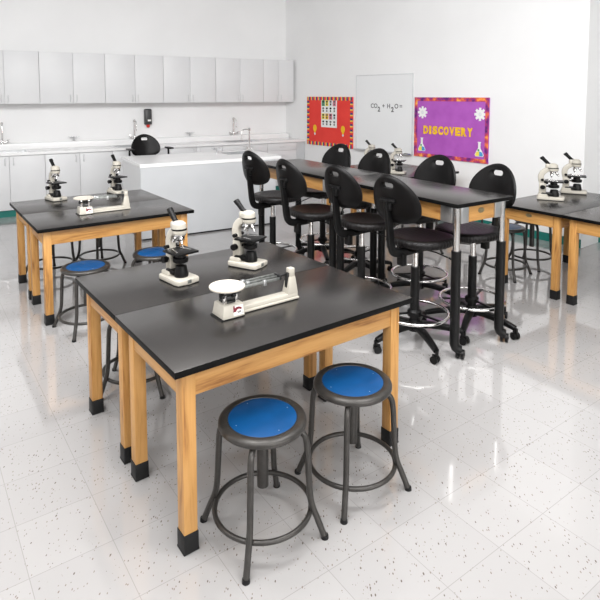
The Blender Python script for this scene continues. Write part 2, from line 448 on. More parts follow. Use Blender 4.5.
def faucet(loc, rz, label, group=None, h=.3):
    t = root('faucet', loc, rz); tag(t, label, 'faucet', group)
    bm = bmesh.new(); lathe(bm, [(0, 0), (.026, 0), (.026, .008), (.018, .02), (.014, .05), (.0, .05)], 20)
    cyl(bm, (-.075, 0, .028), (.075, 0, .028), .013)
    cyl(bm, (0, 0, .04), (0, 0, h - .03), .011); lathe(bm, [(.0, h - .035), (.017, h - .03), (.02, h), (.012, h + .012), (0, h + .014)], 20)
    link('body', bm, M['chrome'], t)
    bm = bmesh.new()
    tube(bm, smoothpath([(0, 0, h - .015), (0, -.05, h - .008), (0, -.1, h - .015), (0, -.125, h - .045), (0, -.13, h - .14)], 5), .0075, 10)
    cyl(bm, (0, -.13, h - .14), (0, -.13, h - .17), .009, .007)
    link('spout', bm, M['chrome'], t)
    for sx in (-1, 1):
        bm = bmesh.new(); lathe(bm, [(0, .03), (.015, .03), (.017, .05), (.01, .06), (0, .062)], 16, (sx * .075, 0, 0))
        tube(bm, [(sx * .075, 0, .055), (sx * .085, -.03, .06), (sx * .092, -.06, .066)], .006, 8)
        link('tap_handle', bm, M['chrome'], t)
def gas_tap(loc, rz, label, group=None):
    t = root('gas_tap', loc, rz); tag(t, label, 'gas tap', group)
    bm = bmesh.new(); lathe(bm, [(0, 0), (.024, 0), (.022, .01), (.014, .02), (.014, .055), (.018, .062), (.012, .075), (0, .078)], 20)
    link('turret', bm, M['brushed'], t)
    for sx in (-1, 1):
        bm = bmesh.new(); cyl(bm, (0, 0, .05), (sx * .05, -.01, .066), .009, .008, 12); cyl(bm, (sx * .05, -.01, .066), (sx * .085, -.017, .078), .006, .004, 12)
        link('nozzle', bm, M['brushed'], t)
        bm = bmesh.new(); box(bm, (sx * .035, -.004, .078), (.01, .034, .012), .003); link('lever', bm, M['brushed'], t)
LEDGE = CT + .0925
for s, l in ((.095, 'chrome gooseneck faucet at the left picture edge'), (2.065, 'chrome gooseneck faucet behind the chair at the island'), (3.867, 'chrome gooseneck faucet on the back ledge nearest the red board')):
    faucet(BK.p(s, .545, LEDGE), RY, l, 'faucets on the back ledge', .315)
for s, l in ((1.105, 'small twin gas tap on the back ledge at left'), (3.03, 'small twin gas tap on the back ledge right of the armchair')):
    gas_tap(BK.p(s, .545, LEDGE), RY, l, 'gas taps on the back ledge')

ub = [(-1.27, -.33), (-.33, .61), (.61, 1.56), (1.56, 2.50), (2.50, 3.43), (3.43, 4.36), (4.36, 5.0)]
ulab = ['', 'white wall cabinet at the top left above the leftmost sink', 'white wall cabinet over the left gas tap', 'white wall cabinet directly above the soap dispenser',
        'white wall cabinet over the right gas tap', 'white wall cabinet above the rightmost back faucet', 'narrow white wall cabinet next to the red board']
UZ0, UZ1 = 1.634, 2.42
for (a, b), l in zip(ub[1:], ulab[1:]):
    t = root('wall_cabinet', BK.p((a + b) / 2, .455, UZ0), RY); w = b - a
    tag(t, l, 'cabinet', 'white cabinets hung on the back wall')
    bm = bmesh.new(); b2(bm, (-w / 2 + .001, -.145, 0), (w / 2 - .001, .164, UZ1 - UZ0)); link('body', bm, M['laminate'], t)
    for sx in (-1, 1):
        bm = bmesh.new(); x0, x1 = (-w / 2 + .003, -.002) if sx < 0 else (.002, w / 2 - .003)
        b2(bm, (x0, -.164, .002), (x1, -.146, UZ1 - UZ0 - .002), .002); d = link('door', bm, M['laminate'], t)
        bm = bmesh.new(); hx = sx * .045
        tube(bm, smoothpath([(hx, -.164, .03), (hx, -.185, .035), (hx, -.19, .08), (hx, -.185, .125), (hx, -.164, .13)], 3), .006, 8)
        link('handle', bm, M['clear'], d)

# soap dispenser on the back wall
t = root('soap_dispenser', BK.p(2.30, DEP, 1.235), RY); tag(t, 'black soap dispenser with red nozzle on the back wall', 'dispenser')
bm = bmesh.new(); box(bm, (0, -.05, .16), (.12, .098, .27), .02, seg=3); link('housing', bm, M['disp'], t)
bm = bmesh.new(); box(bm, (.012, -.1, .10), (.055, .012, .03), .004); link('window', bm, M['white_ink'], t)
bm = bmesh.new(); cyl(bm, (0, -.055, .03), (0, -.055, -.02), .035, .025, 16); link('nozzle', bm, M['dispenser_red'], t)

# ------------------------------------------------------------------ demonstration island
IS = Frame(-1.4221, 6.9141, RY)
IS0, IS1, ISD = -.572, 1.345, 1.0
t = root('island_bench', IS.p((IS0 + IS1) / 2, ISD / 2), RY)
tag(t, 'long white demonstration bench with grey front panel and sink', 'bench')
w = IS1 - IS0
bm = bmesh.new(); b2(bm, (-w / 2 + .012, -ISD / 2 + .025, .02), (w / 2 - .09, ISD / 2 - .03, CT - .042)); link('body', bm, M['laminate'], t)
bm = bmesh.new(); b2(bm, (-w / 2 + .006, -ISD / 2 + .008, .022), (w / 2 - .085, -ISD / 2 + .024, CT - .042)); link('front_panel', bm, M['greypanel'], t, 'smooth grey front panel')
bm = bmesh.new(); b2(bm, (-w / 2 + .03, -ISD / 2 + .03, 0), (w / 2 - .11, ISD / 2 - .05, .0195)); link('plinth', bm, M['boot'], t, 'dark recessed plinth')
bm = bmesh.new(); hc = .98 - (IS0 + IS1) / 2
slab_with_holes(bm, -w / 2, w / 2, -ISD / 2, ISD / 2, CT - .0415, CT, [(hc, .42)], .0, .28)
link('worktop', bm, M['counter_white'], t)
FI = Frame(0, 0, RY); FI.o = IS.p((IS0 + IS1) / 2, ISD / 2)
sink('sink', FI, hc, .42, .0, .28, 'steel sink set in the demonstration bench top')
faucet(IS.p(1.235, .80, CT), RY - 1.5, 'tall chrome faucet standing on the demonstration bench', None, .335)
gas_tap(IS.p(.70, .74, CT), RY, 'small twin gas tap on the demonstration bench')

# ------------------------------------------------------------------ boards on the poster wall
def wallroot(name, s, z): return root(name, RW.p(s, 0, z), RW.yaw)       # local x along wall, -y out of it, z up
def vplate(bm, out, y0, y1, mi=0):
    """outline in (x,z) made into a plate between y0 and y1 (y negative is out of the wall)"""
    return prism(bm, out, 0, 1, Matrix(((1, 0, 0, 0), (0, 0, y1 - y0, y0), (0, 1, 0, 0), (0, 0, 0, 1))), mi)
def rc(x0, z0, x1, z1): return [(x0, z0), (x1, z0), (x1, z1), (x0, z1)]

def striped_border(W, H, bw, y0, y1):
    bm = bmesh.new(); seq = [0, 1, 2, 1]; L = .105
    def run(n, fn, k0):
        for i in range(n):
            a, b = i / n, (i + 1) / n
            q = [(0, .22, 0), (.22, .45, 1), (.45, .82, 2), (.82, 1., 0)] if True else None
            for p, r, mi in q: fn(a + (b - a) * p, a + (b - a) * r, mi)
    nx, nz = int(round(W / L)), int(round(H / L))
    run(nx, lambda a, b, mi: vplate(bm, rc(W * a, 0, W * b, bw), y0, y1, mi), 0)
    run(nx, lambda a, b, mi: vplate(bm, rc(W * a, H - bw, W * b, H), y0, y1, mi), 0)
    run(nz, lambda a, b, mi: vplate(bm, rc(0, bw + (H - 2 * bw) * a, bw, bw + (H - 2 * bw) * b), y0, y1, mi), 0)
    run(nz, lambda a, b, mi: vplate(bm, rc(W - bw, bw + (H - 2 * bw) * a, W, bw + (H - 2 * bw) * b), y0, y1, mi), 0)
    return bm
BZ, BH = .858, .875
t = wallroot('bulletin_board', .07, BZ); tag(t, 'red bulletin board with striped border of yellow, navy and red', 'bulletin board')
bm = bmesh.new(); b2(bm, (0, -.016, 0), (1.235, -.001, BH)); link('backing', bm, M['red_paper'], t)
link('border', striped_border(1.235, BH, .062, -.0165, -.0195), [M['red_paper'], M['lemon'], M['navy']], t, 'striped paper border')
# chart pinned on it
t = wallroot('chart', .478, 1.192); tag(t, 'white picture chart pinned on the red board', 'chart')
bm = bmesh.new(); CW, CH = .425, .51; b2(bm, (0, -.0185, 0), (CW, -.017, CH)); link('sheet', bm, M['paper'], t)
bm = bmesh.new(); rnd = random.Random(4)
for r in range(4):
    for c in range(4):
        x = .022 + c * .1; z = .03 + r * .118
        if r in (1, 3): vplate(bm, rc(x - .006, z - .006, x + .078, z + .098), -.0192, -.0188, {1: [1, 2, 3, 4], 3: [5, 1, 4, 3]}[r][c])
        k = rnd.choice([0, 0, 6])
        for q in range(2):
            zz = z + .004 + q * .046
            vplate(bm, [(x + .036 + .028 * math.cos(a) * (.7 + .3 * q), zz + .021 + .02 * math.sin(a)) for a in [i * PI / 4 for i in range(8)]], -.0200, -.0194, k if (r + c + q) % 3 else 6)
link('pictures', bm, [M['black_ink'], M['lemon'], M['yellow'], M['pink_paper'], M['silver_paper'], M['green_paper'], M['grey_ink']], t, 'rows of small coloured pictures')
def bulb(s, z, label):
    t = wallroot('light_bulb_cutout', s, z); tag(t, label, 'paper cutout', 'paper light bulbs on the red board')
    bm = bmesh.new(); o = []
    for i in range(28):
        a = -PI / 2 + .42 + (2 * PI - .84) * i / 27
        o.append((.05 * math.cos(a), .03 + .062 * math.sin(a)))
    o += [(-.018, -.055), (.018, -.055)]
    vplate(bm, o, -.0172, -.0185); link('glass', bm, M['yellow'], t)
    bm = bmesh.new(); vplate(bm, rc(-.02, -.085, .02, -.056), -.0172, -.0188); vplate(bm, rc(-.011, -.096, .011, -.085), -.0172, -.0188); link('screw_base', bm, M['silver_paper'], t)
bulb(.30, 1.135, 'yellow paper light bulb left of the chart'); bulb(1.062, 1.145, 'yellow paper light bulb right of the chart')

# whiteboard
t = wallroot('whiteboard', 1.384, .872); tag(t, 'whiteboard with a chemical formula hung between two bulletin boards', 'whiteboard')
WW, WHT = 1.225, 1.22
bm = bmesh.new(); b2(bm, (.012, -.014, .012), (WW - .012, -.001, WHT - .012)); link('surface', bm, M['whiteboard'], t)
bm = bmesh.new()
for lo, hi in (((0, -.02, 0), (WW, -.001, .014)), ((0, -.02, WHT - .014), (WW, -.001, WHT)), ((0, -.02, .0), (.014, -.001, WHT)), ((WW - .014, -.02, 0), (WW, -.001, WHT))): b2(bm, lo, hi, .002)
link('frame', bm, M['clear'], t)
bm = bmesh.new(); b2(bm, (.0, -.07, -.012), (WW - .0, -.0205, -.004)); b2(bm, (.0, -.074, -.012), (WW - .0, -.07, .004)); link('tray', bm, M['brushed'], t)

def text_mesh(body, size, depth, bold=0.):
    cu = bpy.data.curves.new('lettering', 'FONT'); cu.body = body; cu.size = size; cu.extrude = depth; cu.offset = bold; cu.align_x = 'LEFT'; cu.resolution_u = 4
    ob = bpy.data.objects.new('lettering', cu); COL.objects.link(ob)
    bpy.context.view_layer.update()
    dg = bpy.context.evaluated_depsgraph_get()
    me = bpy.data.meshes.new_from_object(ob.evaluated_get(dg))
    bpy.data.objects.remove(ob); bpy.data.curves.remove(cu)
    return me
def letter(bm, body, size, x, z, y, depth=.001, bold=0., mi=0, fitw=None):
    me = text_mesh(body, size, depth, bold); xs = [v.co.x for v in me.vertices]; w = max(xs) - min(xs); k = (fitw / w) if fitw else 1.
    base = len(bm.verts)
    mx = Matrix(((k, 0, 0, x - min(xs) * k), (0, 0, -1, y), (0, 1, 0, z), (0, 0, 0, 1)))
    vs = [bm.verts.new(mx @ v.co) for v in me.vertices]
    for p in me.polygons:
        try: f = bm.faces.new([vs[i] for i in p.vertices]); f.material_index = mi
        except ValueError: pass
    bpy.data.meshes.remove(me)
    return x + w * k
zt = 1.56 - .872
for ch, size, x, dz, bold in (('C', .1, .345, 0, .0015), ('O', .1, .415, 0, .0015), ('2', .105, .50, -.055, .004), ('+', .10, .60, 0, .0015), ('H', .1, .705, 0, .0015), ('2', .105, .79, -.055, .004), ('O', .1, .86, 0, .0015), ('=', .10, .965, 0, .0015)):
    bm = bmesh.new(); letter(bm, ch, size, x, zt + dz, -.0155, bold=bold); link('character', bm, M['grey_ink'], t)
t = root('marker', RW.p(2.53, -.047, .872 - .004 + .0085), RW.yaw); tag(t, 'dark marker lying on the whiteboard tray', 'marker')
bm = bmesh.new(); cyl(bm, (-.05, 0, 0), (.03, 0, 0), .0085, n=14); link('barrel', bm, M['plastic'], t)
bm = bmesh.new(); cyl(bm, (.031, 0, 0), (.07, 0, 0), .009, .007, n=14); link('cap', bm, M['navy'], t)

# purple board
t = wallroot('bulletin_board', 2.648, BZ); tag(t, 'purple bulletin board with yellow DISCOVERY lettering and galaxy border', 'bulletin board')
PW = 1.262
bm = bmesh.new(); b2(bm, (0, -.016, 0), (PW, -.001, BH)); link('backing', bm, M['purple_paper'], t)
bm = bmesh.new(); bw = .055
for o in (rc(0, 0, PW, bw), rc(0, BH - bw, PW, BH), rc(0, bw, bw, BH - bw), rc(PW - bw, bw, PW, BH - bw)): vplate(bm, o, -.0165, -.0195)
link('border', bm, M['galaxy'], t, 'orange and purple galaxy border strip')
for i, ch in enumerate('DISCOVERY'):
    wd = .042 if ch == 'I' else .085; x = .175 + i * .0985 - (.0 if i < 2 else .03) + (.004 if ch == 'I' else 0)
    bm = bmesh.new(); letter(bm, ch, .15, x, .352, -.0195, .002, .0095, fitw=wd * 1.03); link('letter', bm, M['yellow'], t)
def gear(s, z, label):
    t = wallroot('gear_cutout', s, z); tag(t, label, 'paper cutout', 'paper gears on the purple board')
    o = []
    for i in range(8):
        a = 2 * PI * i / 8
        for da, r in ((-.28, .062), (-.2, .09), (.2, .09), (.28, .062)): o.append((r * math.cos(a + da), r * math.sin(a + da)))
    bm = bmesh.new(); vplate(bm, o, -.0172, -.0185); link('wheel', bm, M['paper'], t)
    bm = bmesh.new(); vplate(bm, [(.026 * math.cos(i * PI / 8), .026 * math.sin(i * PI / 8)) for i in range(16)], -.0186, -.0192); link('hub', bm, M['silver_paper'], t)
gear(2.80, 1.513, 'white paper gear at the upper left of the purple board'); gear(3.775, 1.51, 'white paper gear at the upper right of the purple board')
def flask(s, z, label):
    t = wallroot('flask_cutout', s, z); tag(t, label, 'paper cutout', 'paper flasks on the purple board')
    bm = bmesh.new(); vplate(bm, [(-.025, .1), (-.018, .1), (-.018, .03), (-.07, -.06), (-.06, -.085), (.06, -.085), (.07, -.06), (.018, .03), (.018, .1), (.025, .1), (.025, .112), (-.025, .112)], -.0172, -.0185); link('glass', bm, M['paper'], t)
    bm = bmesh.new(); vplate(bm, [(-.045, -.025), (.0, -.015), (.0, -.078), (-.055, -.078), (-.06, -.06)], -.0186, -.0192, 0); vplate(bm, [(.001, -.015), (.045, -.025), (.06, -.06), (.055, -.078), (.001, -.078)], -.0186, -.0192, 1)
    vplate(bm, [(-.012 + .016 * math.cos(i * PI / 5), .0 + .016 * math.sin(i * PI / 5)) for i in range(10)], -.0186, -.0192, 2)
    link('liquid', bm, [M['lemon'], M['cyan_paper'], M['green_paper']], t, 'yellow, blue and green paper liquid')
flask(2.795, 1.03, 'white paper flask at the lower left of the purple board'); flask(3.775, 1.03, 'white paper flask at the lower right of the purple board')

# ------------------------------------------------------------------ lab tables
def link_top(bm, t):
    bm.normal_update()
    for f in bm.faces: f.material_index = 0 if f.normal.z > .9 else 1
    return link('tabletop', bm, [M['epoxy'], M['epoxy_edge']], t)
TH = .762; TL = 1.2654; TW = .6635
def lab_table(fr, cx, cv, label, group, badge=None):
    """fr: x along the long side; cv counted from the far edge towards the viewer"""
    t = root('lab_table', fr.p(cx, -cv), fr.yaw); tag(t, label, 'table', group)
    d, lg = .046, .0574; hx, hy = TL / 2 - d - lg / 2, TW / 2 - d - lg / 2
    bm = bmesh.new(); box(bm, (0, 0, TH - .0135), (TL, TW - .004, .027), .0012); link_top(bm, t)
    for sy in (-1, 1):
        bm = bmesh.new(); box(bm, (0, sy * (hy + lg / 2 - .014), TH - .0275 - .0555), (2 * hx - lg + .002, .02, .111), .002); a = link('apron', bm, M['oak_x'], t)
    for sx in (-1, 1):
        bm = bmesh.new(); box(bm, (sx * (hx + lg / 2 - .014), 0, TH - .0275 - .0555), (.02, 2 * hy - lg + .002, .111), .002); a = link('apron', bm, M['oak_y'], t)
        if badge == sx:
            bm = bmesh.new(); lathe(bm, [(0, 0), (.03, 0), (.028, .003), (0, .004)], 24, (0, 0, 0), rot=Matrix.Scale(.6, 4, (1, 0, 0)))
            bmesh.ops.transform(bm, matrix=Matrix.Translation((sx * (hx + lg / 2 - .0035), 0, TH - .07)) @ Matrix.Rotation(sx * PI / 2, 4, 'Y'), verts=list(bm.verts))
            link('badge', bm, M['brass'], a, 'small oval bronze badge')
    for sx in (-1, 1):
        for sy in (-1, 1):
            bm = bmesh.new(); box(bm, (sx * hx, sy * hy, (TH - .0275 + .03) / 2), (lg, lg, TH - .0275 - .03), .003); l = link('leg', bm, M['oak_z'], t)
            bm = bmesh.new(); box(bm, (sx * hx, sy * hy, .041), (lg + .006, lg + .006, .078), .003); box(bm, (sx * hx, sy * hy, .006), (lg + .009, lg + .009, .010), .003)
            link('leg_boot', bm, M['boot'], l, 'black rubber leg boot')
    return t
FG = Frame(-1.2455, 3.0153, .6398); LT = Frame(-2.7292, 5.1715, .6206); RT = Frame(1.817, 5.167, .618); BT = Frame(.30, 7.64, .62)
G = 'black-topped oak lab tables'
lab_table(FG, TL / 2, TW * 1.5, 'black-topped oak lab table in front carrying a balance, two stools before it', G)
lab_table(FG, TL / 2, TW * .5, 'black-topped oak lab table with the two closest microscopes', G)
lab_table(LT, TL / 2, TW * 1.5, 'black-topped oak lab table at left carrying a triple beam balance', G)
lab_table(LT, TL / 2, TW * .5, 'black-topped oak lab table at left with two microscopes along its far edge', G)
lab_table(RT, TL / 2, TW * 1.5, 'black-topped oak lab table cut off by the right picture edge', G, -1)
lab_table(RT, TL / 2, TW * .5, 'black-topped oak lab table with two microscopes by the right wall', G, -1)
lab_table(BT, TL / 2, TW * 1.5, 'oak lab table mostly hidden behind the tall table, its microscope base showing', G)
lab_table(BT, TL / 2, TW * .5, 'oak lab table mostly hidden behind the tall table, nearest the red board', G)

# tall adjustable table made of two
LO = Frame(-.4843, 5.8525, .582); LH = 1.0599; LX = .5773; LLN = 1.3716
def tall_table(cv, label, badge):
    t = root('tall_table', LO.p(LX / 2, -cv), LO.yaw); tag(t, label, 'table', 'tall tables on casters')
    hx, hy = LX / 2 - .055, LLN / 2 - .055
    bm = bmesh.new(); box(bm, (0, 0, LH - .0135), (LX, LLN - .003, .027), .003, seg=2); link_top(bm, t)
    az = LH - .0275 - .058; ah = .116
    for sy in (-1, 1):
        bm = bmesh.new(); box(bm, (0, sy * (hy - .005), az), (2 * hx - .15, .022, ah), .002); a = link('apron', bm, M['oak_x'], t)
        if badge == sy:
            bm = bmesh.new(); lathe(bm, [(0, 0), (.032, 0), (.03, .003), (0, .004)], 24, rot=Matrix.Scale(.6, 4, (0, 1, 0)))
            bmesh.ops.transform(bm, matrix=Matrix.Translation((0, sy * (hy + .0065), az + .01)) @ Matrix.Rotation(-sy * PI / 2, 4, 'X'), verts=list(bm.verts))
            link('badge', bm, M['brass'], a, 'small oval bronze badge')
    for sx in (-1, 1):
        bm = bmesh.new(); box(bm, (sx * (hx - .005), 0, az), (.022, 2 * hy - .17, ah), .002); link('apron', bm, M['oak_y'], t)
    for sx in (-1, 1):
        for sy in (-1, 1):
            x, y = sx * hx, sy * hy
            bm = bmesh.new(); box(bm, (x - sx * .062, y - sy * .001, az), (.072, .036, ah + .002), .003); box(bm, (x - sx * .001, y - sy * .078, az), (.036, .104, ah + .002), .003)
            b2(bm, (x - .033, y - .033, LH - .034), (x + .033, y + .033, LH - .0275)); link('corner_bracket', bm, M['brushed'], t, 'chrome corner bracket')
            bm = bmesh.new(); cyl(bm, (x, y, .7), (x, y, LH - .035), .0225, n=24); l = link('leg', bm, M['chrome'], t)
            bm = bmesh.new(); pp = [(x, y, .735), (x, y, .5), (x, y, .14), (x, y, .1), (x + .006, y - .006, .075), (x + .02, y - .02, .06), (x + .03, y - .03, .056)]
            tube(bm, pp, .0325, 20); link('leg_sleeve', bm, M['sleeve'], l, 'black lower leg sleeve')
            bm = bmesh.new(); q = Matrix.Translation((x + .026, y - .030, .0325)) @ Matrix.Rotation(.5, 4, 'Z')
            for k in (-1, 1): cyl(bm, q @ Vector((0, k * .008, 0)), q @ Vector((0, k * .026, 0)), .032, n=24)
            cyl(bm, q @ Vector((0, -.03, 0)), q @ Vector((0, .03, 0)), .01); box(bm, q @ Vector((.035, 0, .012)), (.03, .02, .006), .002)
            link('caster', bm, M['plastic'], l)
tall_table(LLN * 1.5, 'near half of the tall black table on chrome legs with casters', -1)
tall_table(LLN * .5, 'far half of the tall black table, towards the demonstration bench', 1)

# ------------------------------------------------------------------ stools
def make_stool():
    t = root('stool', (0, 0, 0)); R = .178; zs = .481
    bm = bmesh.new()
    lathe(bm, [(0, zs - .003), (.1385, zs - .003), (.140, zs), (.150, zs + .002), (.165, zs), (.174, zs - .005), (R, zs - .013), (R, zs - .022), (R - .005, zs - .028), (R - .012, zs - .026), (.1, zs - .022), (0, zs - .022)], 56)
    link('seat_pan', bm, M['stool_metal'], t, 'gunmetal round seat rim')
    bm = bmesh.new(); lathe(bm, [(0, zs - .0005), (.134, zs - .0005), (.138, zs - .0022), (.138, zs - .0045), (0, zs - .0045)], 56)
    s = link('seat_pad', bm, M['blue'], t, 'bright blue inset seat disc')
    bm = bmesh.new()
    for k in range(4):
        a = PI / 4 + k * PI / 2; lathe(bm, [(0, zs + .0004), (.0015, zs + .0003), (.0022, zs - .0006), (0, zs - .0008)], 10, (.121 * math.cos(a), .113 * math.sin(a), 0))
    link('rivets', bm, M['brushed'], s)
    bm = bmesh.new(); cyl(bm, (0, 0, .19), (0, 0, zs - .021), .0235, n=24); cyl(bm, (0, 0, zs - .045), (0, 0, zs - .021), .05, n=24); link('post', bm, M['stool_metal'], t)
    bm = bmesh.new(); ring(bm, (0, 0, .105), .195, .0105, 56, 12); link('foot_ring', bm, M['stool_metal'], t)
    for k in range(4):
        c, s_ = math.cos(k * PI / 2), math.sin(k * PI / 2)
        prof = [(.05, zs - .036), (.1, zs - .036), (.145, zs - .041), (.172, zs - .062), (.182, zs - .1), (.187, .30), (.194, .18), (.205, .125), (.2215, .085), (.2395, .04), (.252, .008)]
        bm = bmesh.new(); tube(bm, smoothpath([(r * c, r * s_, z) for r, z in prof], 4), .0128, 14); l = link('leg', bm, M['stool_metal'], t)
        bm = bmesh.new(); cyl(bm, (.2545 * c, .2545 * s_, 0.), (.2545 * c, .2545 * s_, .014), .0155, .0142, 14); link('foot', bm, M['boot'], l)
    return t
stool0 = make_stool()
SG = 'round blue-topped stools'
stools = [(-.151, 2.150, -.18, 'blue-seated metal stool at front, left one of the pair before the front table'),
          (.238, 2.434, -.22, 'blue-seated metal stool at front, right one of the pair before the front table'),
          (-1.624, 4.137, .0, 'blue-seated stool standing left of the front tables by a corner'),
          (-1.195, 4.505, .5, 'blue-seated stool half hidden behind the front table and its microscope'),
          (-1.0, 3.30, -.70, 'stool pushed fully under the front tables, only legs showing'),
          (-2.46, 5.42, .35, 'stool under the left tables nearest their back left legs'),
          (-2.09, 5.70, .25, 'stool under the left tables, right of another one there'),
          (2.03, 5.40, .0, 'blue-seated stool beside the left leg of the right tables'),
          (2.42, 5.72, -.1, 'stool under the right tables by the teal baseboard'),
          (1.34, 6.16, -.25, 'stool behind the tall table, mostly hidden by a black chair seat'),
          (1.92, 6.33, .1, 'stool seen between the chrome legs of the tall table')]
for i, (x, y, r, l) in enumerate(stools):
    o = stool0 if i == 0 else copy_tree(stool0)
    o.location = (x, y, 0); o.rotation_euler = (0, 0, r); tag(o, l, 'stool', SG)

# ------------------------------------------------------------------ lab chairs
def back_shape(W, a0=0.):
    def out(t):
        c, s = math.cos(t), math.sin(t)
        if s >= 0: e = 2 / 1.85; return (W * math.copysign(abs(c) ** e, c), -.05 + .217 * abs(s) ** e)
        e = 2 / 2.7; return (W * math.copysign(abs(c) ** e, c), -.05 - .117 * abs(s) ** e)
    return out
def make_backrest(bm, W, cx, cz, lean):
    out = back_shape(W); n = 64; k = 9
    sc_ = (0., .098); slot = roundrect(.1, .041, .019, 15)          # 64 points
    slot = [(a + sc_[0], b + sc_[1]) for a, b in slot]
    # order outline by the same angle as the slot points seen from the slot centre
    dense = [out(2 * PI * i / 720) for i in range(720)]
    def hit(a):
        best = None
        for p in dense:
            q = math.atan2(p[1] - sc_[1], p[0] - sc_[0]); dd = abs((q - a + PI) % (2 * PI) - PI)
            if best is None or dd < best[0]: best = (dd, p)
        return best[1]
    # resample the outline evenly by arc length, starting at the right of the slot
    i0 = min(range(720), key=lambda i: abs(dense[i][1] - sc_[1]) + (10 if dense[i][0] < 0 else 0))
    dense = dense[i0:] + dense[:i0]; cum = [0.]
    for p, q in zip(dense, dense[1:] + dense[:1]): cum.append(cum[-1] + math.hypot(p[0] - q[0], p[1] - q[1]))
    def at(s):
        s = s % cum[-1]
        lo = 0
        while cum[lo + 1] < s: lo += 1
        return dense[lo]
    outer = [at(cum[-1] * i / n) for i in range(n)]
    j0 = min(range(len(slot)), key=lambda i: abs(slot[i][1] - sc_[1]) + (10 if slot[i][0] < 0 else 0)); slot = slot[j0:] + slot[:j0]
    # allocate slot points by blended angle so that rings stay regular
    ang = [math.atan2(p[1] - sc_[1], p[0] - sc_[0]) % (2 * PI) for p in outer]
    def slotpt(i): return slot[int(i * len(slot) / n) % len(slot)]
    def depth(y, z): return 1.35 * y * y + .15 * max(0, -z - .02) ** 2 * 4 - .02
    F, B = [], []
    for r in range(k + 1):
        f = r / k; rf, rb = [], []
        ff = f
        th = .019 * (1 - max(0, (f - .72) / .28) ** 2 * .55) * (1 - max(0, (.12 - f) / .12) ** 2 * .3)
        for i in range(n):
            a, b = slotpt(i), outer[i]
            y, z = a[0] + (b[0] - a[0]) * ff, a[1] + (b[1] - a[1]) * ff
            x = depth(y, z)
            rf.append(bm.verts.new((x + th, y, z))); rb.append(bm.verts.new((x - th, y, z)))
        F.append(rf); B.append(rb)
    # rounded rim
    rim = [bm.verts.new((depth(*outer[i]), outer[i][0] * 1.035, (outer[i][1] + .0) * 1.03)) for i in range(n)]
    def band(A, C):
        for i in range(n): bm.faces.new((A[i], A[(i + 1) % n], C[(i + 1) % n], C[i]))
    for r in range(k): band(F[r], F[r + 1]); band(B[r + 1], B[r])
    band(F[k], rim); band(rim, B[k]); band(B[0], F[0])
    mx = Matrix.Translation((cx, 0, cz)) @ Matrix.Rotation(-lean, 4, 'Y')
    bmesh.ops.transform(bm, matrix=mx, verts=list(bm.verts))

def sup(a, r, e=2.35):
    c, s = math.cos(a), math.sin(a); q = (abs(c) ** e + abs(s) ** e) ** (-1 / e); return r * q * c, r * q * s

